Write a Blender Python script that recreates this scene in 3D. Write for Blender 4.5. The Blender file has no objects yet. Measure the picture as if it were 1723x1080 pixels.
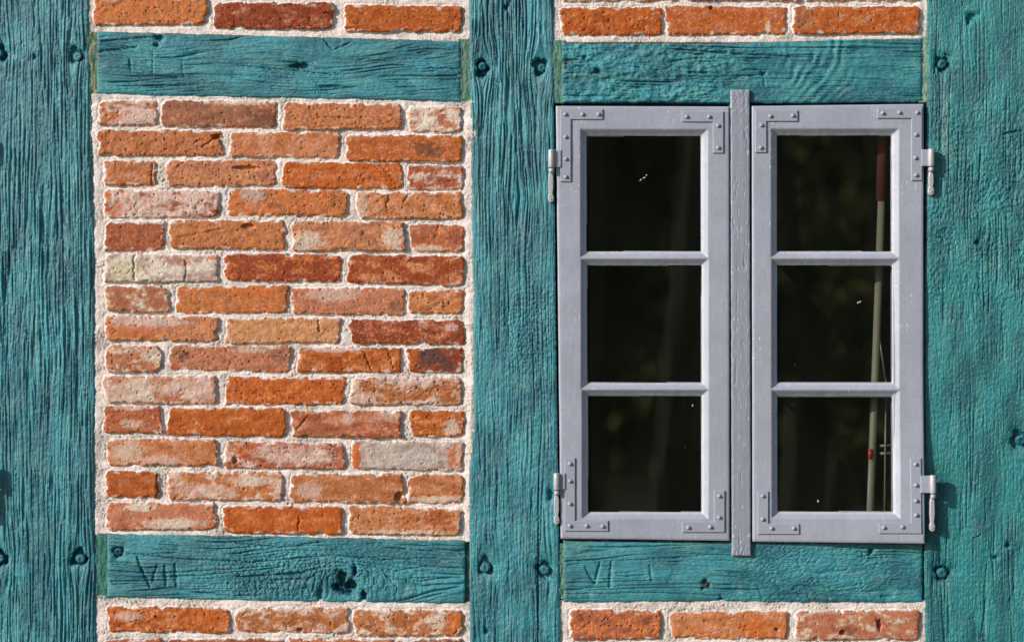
import bpy, math
import numpy as np

# ------------------------------------------------------------------ camera, sky, sun, exposure
S = 0.00118            # metres per unit of the wall survey (about one brick = 195 units = 230 mm)
D = 4.2                # camera distance from the wall
CX, CY, ZC = 861.5, 540.0, 1.62
scn = bpy.context.scene
cam_d = bpy.data.cameras.new("camera"); cam = bpy.data.objects.new("camera", cam_d)
scn.collection.objects.link(cam); scn.camera = cam
cam.location = (0, -D, ZC); cam.rotation_euler = (math.radians(90), 0, 0)
cam_d.sensor_width = 36; cam_d.lens = 36 * D / (1723 * S); cam_d.clip_end = 500; cam_d.clip_start = 0.05
cam_d.dof.use_dof = True; cam_d.dof.focus_distance = D - .01; cam_d.dof.aperture_fstop = 2.2

SUN = np.array([1.62, 1.0, -0.80]); SUN /= np.linalg.norm(SUN)     # travel direction
world = bpy.data.worlds.new("World"); scn.world = world; world.use_nodes = True
nt = world.node_tree; bg = nt.nodes["Background"]
sky = nt.nodes.new("ShaderNodeTexSky"); sky.sky_type = 'NISHITA'; sky.sun_disc = False
sky.sun_elevation = math.asin(-SUN[2]); sky.sun_rotation = math.atan2(-SUN[0], -SUN[1])
nt.links.new(sky.outputs[0], bg.inputs[0]); bg.inputs[1].default_value = 0.13
sd = bpy.data.lights.new("sun", 'SUN'); sd.energy = 4.8; sd.angle = math.radians(0.5); sd.color = (1, 0.95, 0.88)
sun = bpy.data.objects.new("sun", sd); scn.collection.objects.link(sun)
from mathutils import Vector
sun.rotation_euler = Vector(SUN).to_track_quat('-Z', 'Y').to_euler(); sun.location = (-5, -5, 5)
scn.view_settings.view_transform = 'Standard'; scn.view_settings.look = 'None'
scn.view_settings.exposure = 0.0; scn.view_settings.gamma = 1
scn.cycles.max_bounces = 6; scn.cycles.transparent_max_bounces = 12

COL = scn.collection
rng = np.random.RandomState(7)

# ------------------------------------------------------------------ noise
def _h(ix, iy, seed):
    h = (ix.astype(np.int64) * 374761393 + iy.astype(np.int64) * 668265263 + int(seed) * 1442695041) & 0xFFFFFFFF
    h = ((h ^ (h >> 13)) * 1274126177) & 0xFFFFFFFF
    h = (h ^ (h >> 16)) & 0xFFFFFFFF
    return h
def perlin(x, y, seed=0):
    x = np.asarray(x, float) + seed * 3.71; y = np.asarray(y, float) - seed * 5.13
    x, y = np.broadcast_arrays(x, y)
    xi = np.floor(x); yi = np.floor(y); fx = x - xi; fy = y - yi
    ux = fx * fx * fx * (fx * (fx * 6 - 15) + 10); uy = fy * fy * fy * (fy * (fy * 6 - 15) + 10)
    def g(dx, dy):
        a = _h(xi + dx, yi + dy, seed) * (2 * math.pi / 4294967296.0)
        return np.cos(a) * (fx - dx) + np.sin(a) * (fy - dy)
    a = g(0, 0); b = g(1, 0); c = g(0, 1); d = g(1, 1)
    return ((a + (b - a) * ux) * (1 - uy) + (c + (d - c) * ux) * uy) * 1.5
def fbm(x, y, o=4, seed=0, gain=.5):
    s = 0; a = 1; t = 0
    for i in range(o):
        s = s + a * perlin(x * 2 ** i, y * 2 ** i, seed + i * 17); t += a; a *= gain
    return s / t * 1.4
def worley(x, y, seed=0):
    xi = np.floor(x); yi = np.floor(y)
    f1 = np.full(x.shape, 9.); f2 = np.full(x.shape, 9.)
    for dx in (-1, 0, 1):
        for dy in (-1, 0, 1):
            cx = xi + dx; cy = yi + dy
            px = cx + _h(cx, cy, seed) / 4294967296.0; py = cy + _h(cx, cy, seed + 91) / 4294967296.0
            d = np.hypot(px - x, py - y)
            f2 = np.minimum(f2, np.maximum(d, f1)); f1 = np.minimum(f1, d)
    return f1, f2
def sst(a, b, x):
    t = np.clip((x - a) / (b - a), 0, 1); return t * t * (3 - 2 * t)
def lin(c):
    c = np.asarray(c, float) / 255.0
    return np.where(c <= 0.04045, c / 12.92, ((c + 0.055) / 1.055) ** 2.4)
def mix(a, b, t):
    t = np.asarray(t)[..., None]; return a * (1 - t) + b * t
def segdist(x, y, x0, y0, x1, y1):
    dx, dy = x1 - x0, y1 - y0
    t = np.clip(((x - x0) * dx + (y - y0) * dy) / (dx * dx + dy * dy + 1e-9), 0, 1)
    return np.hypot(x - x0 - t * dx, y - y0 - t * dy), t

# ------------------------------------------------------------------ object helpers
def tag(o, label=None, cat=None, group=None, kind=None):
    if label: o['label'] = label
    if cat: o['category'] = cat
    if group: o['group'] = group
    if kind: o['kind'] = kind
    return o
def W(x, y, h, hn=0.0):
    """wall survey coordinates (right, down, out of the wall) -> metres; hn = nominal height of the surveyed face"""
    f = (1 - hn * S / D)
    return (x - CX) * S * f, -h * S, ZC - (y - CY) * S * f
def empty(name, loc):
    o = bpy.data.objects.new(name, None); COL.objects.link(o); o.location = loc; o.empty_display_size = .05
    return o
def link_mesh(name, V, F, mat, parent=None, col=None, smooth=True, counts=None):
    V = np.asarray(V, np.float64); c = (V.min(0) + V.max(0)) / 2
    me = bpy.data.meshes.new(name); me.vertices.add(len(V))
    me.vertices.foreach_set('co', (V - c).astype(np.float32).ravel())
    if counts is None:
        F = np.asarray(F, np.int32); n, k = F.shape; starts = np.arange(n) * k; flat = F.ravel()
    else:
        flat = np.asarray(F, np.int32); n = len(counts); starts = np.concatenate([[0], np.cumsum(counts)[:-1]])
    me.loops.add(len(flat)); me.loops.foreach_set('vertex_index', flat)
    me.polygons.add(n); me.polygons.foreach_set('loop_start', starts.astype(np.int32))
    me.polygons.foreach_set('use_smooth', np.full(n, bool(smooth)))
    me.update(calc_edges=True); me.validate()
    if col is not None:
        a = me.color_attributes.new('Col', 'FLOAT_COLOR', 'POINT')
        cc = np.ones((len(V), 4), np.float32); cc[:, :3] = col
        a.data.foreach_set('color', cc.ravel())
    me.materials.append(mat)
    o = bpy.data.objects.new(name, me); COL.objects.link(o)
    if parent is not None:
        o.parent = parent
        c = c - np.array(world_loc(parent))
    o.location = c
    return o
def world_loc(o):
    v = Vector((0, 0, 0))
    while o is not None: v = v + Vector(o.location); o = o.parent
    return v
def grid_mesh(name, X, Y, H, mat, parent=None, col=None, hn=0.0, back=None, keep=None, warp=None):
    """sheet of relief: X,Y,H in wall units; back = depth the edges return to"""
    if back is not None:
        p = lambda A: np.pad(A, 1, mode='edge')
        X, Y = p(X), p(Y); H2 = np.full(X.shape, float(back)); H2[1:-1, 1:-1] = H; H = H2
        if col is not None: col = np.pad(col, ((1, 1), (1, 1), (0, 0)), mode='edge')
        if keep is not None: keep = np.pad(keep, 1, mode='edge')
    if warp is not None: H = H + warp(X, Y)
    wx, wy, wz = W(X, Y, H, hn)
    V = np.stack([wx, wy, wz], -1).reshape(-1, 3)
    ny, nx = X.shape; I = np.arange(ny * nx).reshape(ny, nx)
    F = np.stack([I[:-1, :-1], I[1:, :-1], I[1:, 1:], I[:-1, 1:]], -1)
    if keep is not None: F = F[keep]
    F = F.reshape(-1, 4); C = None if col is None else col.reshape(-1, 3)
    if keep is not None:
        u, inv = np.unique(F, return_inverse=True); F = inv.reshape(-1, 4); V = V[u]
        if C is not None: C = C[u]
    return link_mesh(name, V, F, mat, parent, C)
def axis(a, b, lo, hi, fine, coarse):
    """sample positions a..b, fine inside lo..hi"""
    out = []
    if a < lo: out.append(np.linspace(a, lo, max(2, int((lo - a) / coarse) + 1))[:-1])
    l, h = max(a, lo), min(b, hi)
    out.append(np.linspace(l, h, max(2, int((h - l) / fine) + 1)))
    if b > hi: out.append(np.linspace(hi, b, max(2, int((b - hi) / coarse) + 1))[1:])
    return np.concatenate(out)

class MB:
    def __init__(s): s.v = []; s.f = []; s.c = []; s.n = 0
    def add(s, V, F):
        s.v += [tuple(p) for p in V]
        for f in F: s.f += [i + s.n for i in f]; s.c.append(len(f))
        s.n += len(V)
    def prism(s, poly, z0, z1, bev=0.8, inset=None):
        """poly: clockwise on screen (y down); z0 back, z1 front"""
        n = len(poly); P = np.array(poly, float)
        A = 0.5 * sum(P[i][0] * P[(i + 1) % n][1] - P[(i + 1) % n][0] * P[i][1] for i in range(n))
        if A < 0: P = P[::-1]
        Q = []
        for i in range(n):
            a, b, c = P[i - 1], P[i], P[(i + 1) % n]
            e1 = (b - a) / np.linalg.norm(b - a); e2 = (c - b) / np.linalg.norm(c - b)
            n1 = np.array([-e1[1], e1[0]]); n2 = np.array([-e2[1], e2[0]])
            m = (n1 + n2); m = m / max(1e-6, (1 + n1 @ n2)); Q.append(b + m * bev)
        V = [(x, y, z0) for x, y in P] + [(x, y, z1 - bev) for x, y in P] + [(x, y, z1) for x, y in Q]
        F = []
        for i in range(n):
            j = (i + 1) % n
            F.append((i, j, n + j, n + i)); F.append((n + i, n + j, 2 * n + j, 2 * n + i))
        F.append(tuple(range(2 * n, 3 * n))); s.add(V, F)
    def box(s, x0, y0, x1, y1, z0, z1, bev=0.8):
        s.prism([(x0, y0), (x1, y0), (x1, y1), (x0, y1)], z0, z1, bev)
    def vcyl(s, x, z, y0, y1, r, seg=20, caps=True, r1=None):
        """upright cylinder (axis along the wall's vertical)"""
        r1 = r if r1 is None else r1
        V = []; F = []
        prof = [(y0, r * .7), (y0 + r * .18, r * .93), (y0 + r * .4, r), (y1 - r1 * .4, r1), (y1 - r1 * .18, r1 * .93), (y1, r1 * .7)]
        for (yy, rr) in prof:
            for k in range(seg):
                a = 2 * math.pi * k / seg; V.append((x + rr * math.cos(a), yy, z + rr * math.sin(a)))
        for j in range(len(prof) - 1):
            for k in range(seg):
                q = (k + 1) % seg; F.append((j * seg + k, j * seg + q, (j + 1) * seg + q, (j + 1) * seg + k))
        F.append(tuple(range(seg))[::-1]); F.append(tuple((len(prof) - 1) * seg + k for k in range(seg)))
        s.add(V, F)
    def dome(s, x, y, z, r, hgt, seg=18, rings=6, base=1.0):
        V = []; F = []
        for j in range(rings):
            t = j / rings * math.pi / 2
            for k in range(seg):
                a = 2 * math.pi * k / seg
                V.append((x + r * math.cos(t) * math.cos(a), y + r * math.cos(t) * math.sin(a), z + hgt * math.sin(t)))
        V.append((x, y, z + hgt))
        lowest = len(V)
        for k in range(seg):
            a = 2 * math.pi * k / seg; V.append((x + r * math.cos(a), y + r * math.sin(a), z - base))
        for j in range(rings - 1):
            for k in range(seg):
                q = (k + 1) % seg; F.append((j * seg + k, j * seg + q, (j + 1) * seg + q, (j + 1) * seg + k))
        for k in range(seg):
            q = (k + 1) % seg
            F.append(((rings - 1) * seg + k, (rings - 1) * seg + q, rings * seg)); F.append((lowest + k, lowest + q, q, k))
        s.add(V, F)
    def build(s, name, mat, parent=None, hn=0.0, warp=None, smooth=False, raw=False):
        V = np.array(s.v, float)
        if not raw:
            h = V[:, 2] + (warp(V[:, 0], V[:, 1]) if warp is not None else 0)
            a, b, c = W(V[:, 0], V[:, 1], h, hn); V = np.stack([a, b, c], -1)
        return link_mesh(name, V, s.f, mat, parent, None, smooth, counts=s.c)

# ------------------------------------------------------------------ materials
def new_mat(name):
    m = bpy.data.materials.new(name); m.use_nodes = True
    return m, m.node_tree, m.node_tree.nodes['Principled BSDF']
def noise_node(t, co, scale, detail=4, rough=.6, sc3=None):
    mp = t.nodes.new('ShaderNodeMapping'); t.links.new(co, mp.inputs[0])
    if sc3: mp.inputs['Scale'].default_value = sc3
    n = t.nodes.new('ShaderNodeTexNoise'); t.links.new(mp.outputs[0], n.inputs['Vector'])
    n.inputs['Scale'].default_value = scale; n.inputs['Detail'].default_value = detail; n.inputs['Roughness'].default_value = rough
    return n.outputs['Fac']
def bump(t, b, facs):
    prev = None
    for fac, strength, dist in facs:
        n = t.nodes.new('ShaderNodeBump'); n.inputs['Strength'].default_value = strength; n.inputs['Distance'].default_value = dist
        t.links.new(fac, n.inputs['Height'])
        if prev: t.links.new(prev, n.inputs['Normal'])
        prev = n.outputs[0]
    t.links.new(prev, b.inputs['Normal'])
def modulate(t, col, fac, lo, hi):
    mr = t.nodes.new('ShaderNodeMapRange'); t.links.new(fac, mr.inputs[0])
    mr.inputs[1].default_value = .25; mr.inputs[2].default_value = .75; mr.inputs[3].default_value = lo; mr.inputs[4].default_value = hi
    v = t.nodes.new('ShaderNodeVectorMath'); v.operation = 'SCALE'
    t.links.new(col, v.inputs[0]); t.links.new(mr.outputs[0], v.inputs['Scale'])
    return v.outputs[0]
def attr_mat(name, rough, spec, bumps, var=(.8, 1.2), vscale=400, sc3=None, coat=0):
    m, t, b = new_mat(name)
    at = t.nodes.new('ShaderNodeAttribute'); at.attribute_name = 'Col'
    tc = t.nodes.new('ShaderNodeTexCoord'); co = tc.outputs['Object']
    n = noise_node(t, co, vscale, 5, .65, sc3)
    t.links.new(modulate(t, at.outputs['Color'], n, *var), b.inputs['Base Color'])
    b.inputs['Roughness'].default_value = rough; b.inputs['Specular IOR Level'].default_value = spec
    bump(t, b, [(noise_node(t, co, s, d, .65, k), st, di) for (s, d, k, st, di) in bumps])
    return m
M = {}
M['timber_v'] = attr_mat('teal_paint_upright', .40, .5, [(430, 4, (1, 1, .07), 1.0, .0021), (330, 5, (1, 1, .5), .7, .0014)], (.82, 1.16), 260, (1, 1, .25))
M['timber_h'] = attr_mat('teal_paint_level', .40, .5, [(430, 4, (.07, 1, 1), 1.0, .0021), (330, 5, (.5, 1, 1), .7, .0014)], (.82, 1.16), 260, (.25, 1, 1))
M['brick'] = attr_mat('brick_and_mortar', .85, .25, [(1300, 4, None, .4, .0006), (260, 5, None, .55, .0016)], (.80, 1.17), 380)
M['filler'] = attr_mat('painted_filler', .8, .3, [(700, 5, None, .6, .001)], (.75, 1.2), 300)
M['sash'] = attr_mat('lilac_grey_gloss_paint', .42, .5, [(110, 4, (1, 1, 1), .28, .0016)], (.94, 1.05), 60)
def flat_mat(name, col, rough, metal=0, b1=None, var=(.9, 1.1), vs=200):
    m, t, b = new_mat(name); rgb = t.nodes.new('ShaderNodeRGB'); rgb.outputs[0].default_value = (*col, 1)
    tc = t.nodes.new('ShaderNodeTexCoord'); co = tc.outputs['Object']
    t.links.new(modulate(t, rgb.outputs[0], noise_node(t, co, vs, 5, .65), *var), b.inputs['Base Color'])
    b.inputs['Roughness'].default_value = rough; b.inputs['Metallic'].default_value = metal
    if b1: bump(t, b, [(noise_node(t, co, b1[0], 4), b1[1], b1[2])])
    return m
PAINT = lin((154, 158, 174))
M['iron'] = flat_mat('painted_ironwork', tuple(PAINT * .97), .38, 0, (300, .5, .0012), (.85, 1.1), 350)
t = M['iron'].node_tree; b = t.nodes['Principled BSDF']; src = b.inputs['Base Color'].links[0].from_socket; tc = t.nodes.new('ShaderNodeTexCoord')
nz = noise_node(t, tc.outputs['Object'], 230, 5, .7); mr = t.nodes.new('ShaderNodeMapRange'); mr.inputs[1].default_value = .62; mr.inputs[2].default_value = .72; t.links.new(nz, mr.inputs[0])
mm = t.nodes.new('ShaderNodeMix'); mm.data_type = 'RGBA'; t.links.new(mr.outputs[0], mm.inputs[0]); t.links.new(src, mm.inputs[6]); mm.inputs[7].default_value = (.34, .29, .2, 1); t.links.new(mm.outputs[2], b.inputs['Base Color'])
M['barrel'] = flat_mat('worn_painted_iron', tuple(lin((185, 184, 190))), .33, .15, (380, .6, .0014), (.62, 1.1), 420)
M['rust'] = flat_mat('rusty_iron', tuple(lin((128, 92, 62))), .8, 0, (300, .5, .001), (.5, 1.3), 500)
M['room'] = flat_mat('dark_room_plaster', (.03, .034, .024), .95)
M['pole'] = flat_mat('pale_stained_wood', (.17, .15, .11), .6)
M['red'] = flat_mat('dark_red_cloth', (.08, .010, .008), .9)
M['redtag'] = flat_mat('bright_red_plastic', (.4, .02, .015), .5)
M['tube'] = flat_mat('grey_tube', (.13, .14, .135), .3)
M['speck'] = flat_mat('pale_speck', (.62, .62, .5), .9)
M['bark'] = flat_mat('mossy_bark', (.06, .06, .03), .9, 0, (20, .6, .02), (.5, 1.5), 6)
M['leaf'] = flat_mat('dark_leaf', (.10, .12, .035), .7, 0, None, (.4, 1.6), 2)
M['ground'] = flat_mat('grass_ground', (.11, .12, .06), .95, 0, (30, .5, .02), (.7, 1.3), 3)
M['stone'] = flat_mat('plinth_stone', (.25, .23, .2), .9, 0, (40, .6, .01), (.6, 1.3), 20)
t = M['leaf'].node_tree; b = t.nodes['Principled BSDF']; trn = t.nodes.new('ShaderNodeBsdfTranslucent'); trn.inputs[0].default_value = (.36, .40, .12, 1)
mxl = t.nodes.new('ShaderNodeMixShader'); mxl.inputs[0].default_value = .5; t.links.new(b.outputs[0], mxl.inputs[1]); t.links.new(trn.outputs[0], mxl.inputs[2]); t.links.new(mxl.outputs[0], t.nodes['Material Output'].inputs[0])
# thin window glass: see-through with a mirror-like film
m = bpy.data.materials.new('window_glass'); m.use_nodes = True; t = m.node_tree; t.nodes.clear()
out = t.nodes.new('ShaderNodeOutputMaterial'); mx = t.nodes.new('ShaderNodeMixShader'); tr = t.nodes.new('ShaderNodeBsdfTransparent')
gl = t.nodes.new('ShaderNodeBsdfGlossy'); gl.inputs['Roughness'].default_value = .0; fr = t.nodes.new('ShaderNodeFresnel'); fr.inputs[0].default_value = 1.5
tr.inputs[0].default_value = (.86, .9, .87, 1)
gm = t.nodes.new('ShaderNodeNewGeometry'); io = t.nodes.new('ShaderNodeMapRange'); io.inputs[3].default_value = 1.5; io.inputs[4].default_value = 1 / 1.5
t.links.new(gm.outputs['Backfacing'], io.inputs[0]); t.links.new(io.outputs[0], fr.inputs[0])
ml = t.nodes.new('ShaderNodeMath'); ml.operation = 'MULTIPLY'; ml.inputs[1].default_value = 3.2
tc = t.nodes.new('ShaderNodeTexCoord'); nn = noise_node(t, tc.outputs['Object'], 9, 2, .5, (1, 1, .3)); bp = t.nodes.new('ShaderNodeBump')
bp.inputs['Strength'].default_value = .12; bp.inputs['Distance'].default_value = .002; t.links.new(nn, bp.inputs['Height']); t.links.new(bp.outputs[0], gl.inputs['Normal'])
t.links.new(fr.outputs[0], ml.inputs[0]); t.links.new(ml.outputs[0], mx.inputs[0]); t.links.new(tr.outputs[0], mx.inputs[1]); t.links.new(gl.outputs[0], mx.inputs[2]); df = t.nodes.new('ShaderNodeBsdfDiffuse'); df.inputs[0].default_value = (.42, .46, .36, 1); mx2 = t.nodes.new('ShaderNodeMixShader')
fm = t.nodes.new('ShaderNodeMapRange'); fm.inputs[1].default_value = .3; fm.inputs[2].default_value = .7; fm.inputs[3].default_value = .003; fm.inputs[4].default_value = .012
t.links.new(noise_node(t, tc.outputs['Object'], 7, 4, .6, (1.6, 1, .45)), fm.inputs[0]); t.links.new(fm.outputs[0], mx2.inputs[0]); t.links.new(mx.outputs[0], mx2.inputs[1]); t.links.new(df.outputs[0], mx2.inputs[2]); t.links.new(mx2.outputs[0], out.inputs[0])
M['glass'] = m

# ------------------------------------------------------------------ the wall
wall = empty('timber_framed_wall', (0, 0.0, 0))
tag(wall, 'half-timbered house wall of teal painted timbers filled with weathered orange brick', 'wall', kind='thing')

TEAL_A = lin((57, 136, 149)); TEAL_B = lin((34, 103, 117)); TEAL_C = lin((66, 140, 138)); GREYW = lin((118, 142, 142))

def timber_relief(u, v, seed, amp=1.0, coarse=9.0, crackle=0.0, lumps=.5, crack=1.0, wav=1.0, fine=1.0):
    """u across the grain, v along it"""
    w = wav * (16 * perlin(u / 75, v / 300, seed) + 5 * perlin(u / 26, v / 110, seed + 1) + 1.6 * perlin(u / 10, v / 38, seed + 2))
    uu = u + w
    n1 = np.abs(perlin(uu / coarse, v / 280, seed + 3)); n1b = perlin(uu / (coarse * 2.3), v / 330, seed + 4)
    n2 = np.abs(perlin(uu / (coarse * .55), v / 130, seed + 5)); n3 = np.abs(perlin(uu / (coarse * .30), v / 55, seed + 6))
    am = .65 + .6 * sst(-.35, .45, fbm(u / 70, v / 200, 3, seed + 7))
    am2 = .5 + .8 * sst(-.3, .4, fbm(u / 24, v / 90, 2, seed + 17))
    h = amp * am * (2.5 * (n1 + 1e-4) ** .5 + .5 * n1b + 1.8 * am2 * (n2 + 1e-4) ** .55 + 1.2 * fine * (n3 + 1e-4) ** .7 - 2.6)
    c1 = np.abs(perlin(uu / (coarse * 1.7), v / 420, seed + 8)); g1 = sst(.05, .3, perlin(u / 34, v / 170, seed + 9))
    h -= crack * 4.2 * np.exp(-(c1 / .105) ** 2) * g1
    c2 = np.abs(perlin(uu / (coarse * .9), v / 150, seed + 18)); g2 = sst(.1, .4, perlin(u / 22, v / 60, seed + 19))
    h -= crack * 2.6 * np.exp(-(c2 / .15) ** 2) * g2
    h += lumps * (.8 * fbm(u / 14, v / 22, 3, seed + 10) + .8 * fbm(u / 4.0, v / 7.5, 3, seed + 11))
    if np.ndim(crackle) or crackle > 0:
        f1, f2 = worley((u + 3 * perlin(u / 7, v / 7, seed + 12)) / 6.0, (v + 3 * perlin(u / 7, v / 7, seed + 13)) / 9.0, seed)
        h += crackle * (1.5 * sst(0, .35, f2 - f1) - 1.2 - .5 * f1)
    return h, uu
def teal_col(u, v, uu, seed, h, green=0.0):
    a = sst(-.35, .4, fbm(u / 45, v / 120, 4, seed + 30)); b = sst(.0, .6, fbm(u / 35 + 9, v / 60, 4, seed + 31) + green)
    c = mix(TEAL_B, TEAL_A, a); c = mix(c, TEAL_C, b * .45)
    st = perlin(uu / 2.6, v / 60, seed + 32); wear = sst(.25, .75, st + .35 * fbm(u / 30, v / 80, 3, seed + 33))
    c = mix(c, GREYW, wear * .26)
    chip = sst(.62, .72, fbm(u / 5, v / 11, 3, seed + 34) + .25 * fbm(u / 60, v / 60, 2, seed + 35))
    fade = sst(.25, .75, fbm(u / 28, v / 90, 4, seed + 36)); c = mix(c, lin((96, 150, 150)), fade * .4)
    return mix(c, lin((150, 150, 140)), chip * .5)

def poly(pts):
    p = np.array(pts, float); return lambda t: np.interp(t, p[:, 0], p[:, 1])

def carve(x, y, H, holes=(), strokes=()):
    for (hx, hy, rx, ry, dep) in holes:
        k = (np.abs(x - hx) < rx * 3 + 12) & (np.abs(y - hy) < ry * 3 + 12)
        xx, yy = x[k], y[k]
        ang = np.arctan2(yy - hy, xx - hx)
        r = np.hypot((xx - hx) / rx, (yy - hy) / ry) / (1 + .16 * np.sin(ang * 3 + hx) + .09 * np.sin(ang * 5 + hy) + .1 * perlin(xx / 4, yy / 4, 5))
        Hk = H[k]; Hk = Hk * (1 - .6 * np.exp(-(r / 1.6) ** 4)) + .8 * np.exp(-((r - 1.35) / .3) ** 2)
        H[k] = Hk - dep * (1 - sst(.72, 1.12, r)) - 1.2 * (1 - sst(1, 2.2, r))
    for (x0, y0, x1, y1, w, dep) in strokes:
        k = (x > min(x0, x1) - 12) & (x < max(x0, x1) + 12) & (y > min(y0, y1) - 12) & (y < max(y0, y1) + 12)
        xx, yy = x[k], y[k]
        d, tt = segdist(xx + 1.3 * perlin(xx / 6, yy / 6, 9), yy + 1.3 * perlin(xx / 6, yy / 6, 19), x0, y0, x1, y1)
        H[k] -= dep * np.exp(-(d / (w * (.6 + .5 * np.sin(tt * 2.6)))) ** 2)
    return H

def peg(parent, x, y, r, h, mat, seed=0, hn=5):
    seg, rings = 22, 9; rs = np.random.RandomState(seed + 50)
    V = []; F = []
    jit = 1 + .12 * rs.randn(seg)
    jit = (jit + np.roll(jit, 1) + np.roll(jit, -1)) / 3
    tx, ty = rs.randn(2) * .16
    prof = [(1.0, -9), (1.0, -.35 * r), (.96, -.12 * r), (.84, .05 * r), (.62, .14 * r), (.36, .12 * r), (.16, .05 * r), (0.03, 0)]
    for j, (rr, zz) in enumerate(prof):
        for k in range(seg):
            a = 2 * math.pi * k / seg; q = r * rr * jit[k]
            V.append((x + q * math.cos(a), y + q * math.sin(a), h + zz + (tx * math.cos(a) + ty * math.sin(a)) * q * (zz > -8) + (.5 * rs.randn() if 1 < j < 7 else 0)))
    for j in range(len(prof) - 1):
        for k in range(seg):
            q = (k + 1) % seg; F.append((j * seg + k, j * seg + q, (j + 1) * seg + q, (j + 1) * seg + k))
    F.append(tuple((len(prof) - 1) * seg + k for k in range(seg)))
    V = np.array(V); a, b, c = W(V[:, 0], V[:, 1], V[:, 2], hn)
    flat = [i for f in F for i in f]
    col = np.tile(TEAL_B, (len(V), 1)); rr = rs.rand(len(V), 1)
    col = col * (.85 + .4 * rr)
    return link_mesh('peg', np.stack([a, b, c], -1), flat, mat, parent, col, True, counts=[len(f) for f in F])

FX = (-12, 1735); FY = (-12, 1092)
def post(seed, left, right, x_in, hfun, label=None, pegs=(), holes=(), strokes=(), knots=(), res=1.0, colfun=None, **kw):
    ys = axis(-560, 1650, FY[0], FY[1], res, 6)
    n = int((x_in[1] - x_in[0]) / res)
    U = np.linspace(0, 1, n); L = left(ys); R = right(ys)
    L = L + .9 * perlin(ys / 9, ys * 0, seed + 60) + .7 * perlin(ys / 3, ys * 0, seed + 61)
    R = R + .9 * perlin(ys / 9, ys * 0, seed + 62) + .7 * perlin(ys / 3, ys * 0, seed + 63)
    Y = np.repeat(ys[:, None], n, 1); X = L[:, None] + (R - L)[:, None] * U[None]
    u, v = X.copy(), Y
    for (kx, ky, rad, st) in knots:
        dx = X - kx; dy = (Y - ky) / 2.6; r2 = dx * dx + dy * dy
        u = u - st * rad * dx / np.sqrt(r2 + rad * rad * .3) * np.exp(-r2 / (rad * rad * 4))
    kk = {a: (b(X, Y) if callable(b) else b) for a, b in kw.items()}
    H, uu = timber_relief(u, v, seed, **kk)
    col = teal_col(X, Y, uu, seed, H)
    if colfun: col = colfun(X, Y, col)
    e = np.minimum(X - L[:, None], R[:, None] - X)
    H = H * (.35 + .65 * sst(0, 9, e)) - 3.2 * np.exp(-(e / 2.6)) 
    H = carve(X, Y, H + hfun(X, Y), holes + tuple((p[0], p[1], p[2] * 1.22, p[3] * 1.22, 16 if p[7] < -1.5 else 7) for p in pegs), strokes)
    o = grid_mesh('post', X, Y, H, M['timber_v'], wall, col, hn=5, back=-110)
    for i, p in enumerate(pegs):
        peg(o, p[0] + p[4], p[1] + p[5], (p[2] + p[3]) / 2 * p[6], float(hfun(np.array([p[0]]), np.array([p[1]]))[0]) + p[7], M['timber_v'], seed * 10 + i)
    if label: o['label'] = label
    return o

flat5 = lambda x, y: 4.5 + 1.2 * perlin(x / 120, y / 260, 77)
# pegs: x, y, hole rx, hole ry, peg dx, dy, peg radius factor, peg height relative to face
post_left = post(11, poly([(-560, -40), (1650, -28)]), poly([(-560, 140), (0, 148), (160, 152), (350, 156), (526, 159), (800, 158), (1080, 161), (1650, 163)]), (-36, 160), flat5,
     'deeply grooved teal post at the left edge', pegs=((127, 92, 10, 11, 2, 3, .8, -1.0), (132, 938, 11, 12, 3, 2, .72, -3), (0, 90, 9, 11, -3, 0, .7, -2), (1, 940, 9, 12, -2, -1, .7, -2)),
     holes=((58, 96, 2, 3, 2),), knots=((127, 92, 12, .5), (132, 938, 16, .5), (0, 90, 12, .6), (1, 940, 12, .6), (62, 620, 30, .25)),
     amp=1.35, coarse=6.6, lumps=.65, crack=.55, wav=.2)
def rgh(x, y): return .45 + .0 * x
post_mid = post(23, poly([(-560, 786), (0, 789), (200, 792), (340, 793), (526, 796), (640, 795), (690, 797), (760, 791), (804, 789), (1080, 791), (1650, 793)]),
     poly([(-560, 930), (0, 932), (170, 933), (180, 932), (526, 935), (800, 939), (905, 941), (1080, 943), (1650, 947)]), (790, 938), flat5,
     'middle teal post between brick panel and window', pegs=((812, 115, 8.5, 13, 0, -3, .62, -5), (908, 111, 9.5, 12, 4, 3, .7, -4), (817, 952, 10, 12, 0, 2, .84, .3), (915, 958, 10, 12, 2, 0, .78, 0)),
     holes=((852, 13, 3, 4, 5), (818, 1062, 3, 4, 3), (926, 832, 4, 9, 5)), strokes=((907, 800, 905, 1085, 1.1, 4), (818, 1040, 816, 1062, 1.5, 2), (896, 560, 900, 700, 1, 2.5)),
     knots=((812, 115, 13, .9), (908, 111, 14, .9), (870, 330, 20, .4), (817, 952, 12, .6), (915, 958, 12, .6)),
     amp=lambda x, y: .7 + .85 * (1 - sst(250, 480, y)) + .25 * sst(850, 1000, y), coarse=6.2, wav=.32, lumps=lambda x, y: .45 + .35 * sst(300, 500, y),
     crack=lambda x, y: .45 + .45 * (1 - sst(280, 420, y)), crackle=lambda x, y: .8 * np.exp(-(((x - 895) / 45) ** 2 + ((y - 545) / 85) ** 2)) + .25 * sst(380, 560, y) * sst(0, .5, fbm(x / 50, y / 60, 3, 3)))
def hright(x, y): return 6 + 2.2 * perlin(x / 60, y / 90, 71) - 1.5 * sst(700, 940, y)
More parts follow.
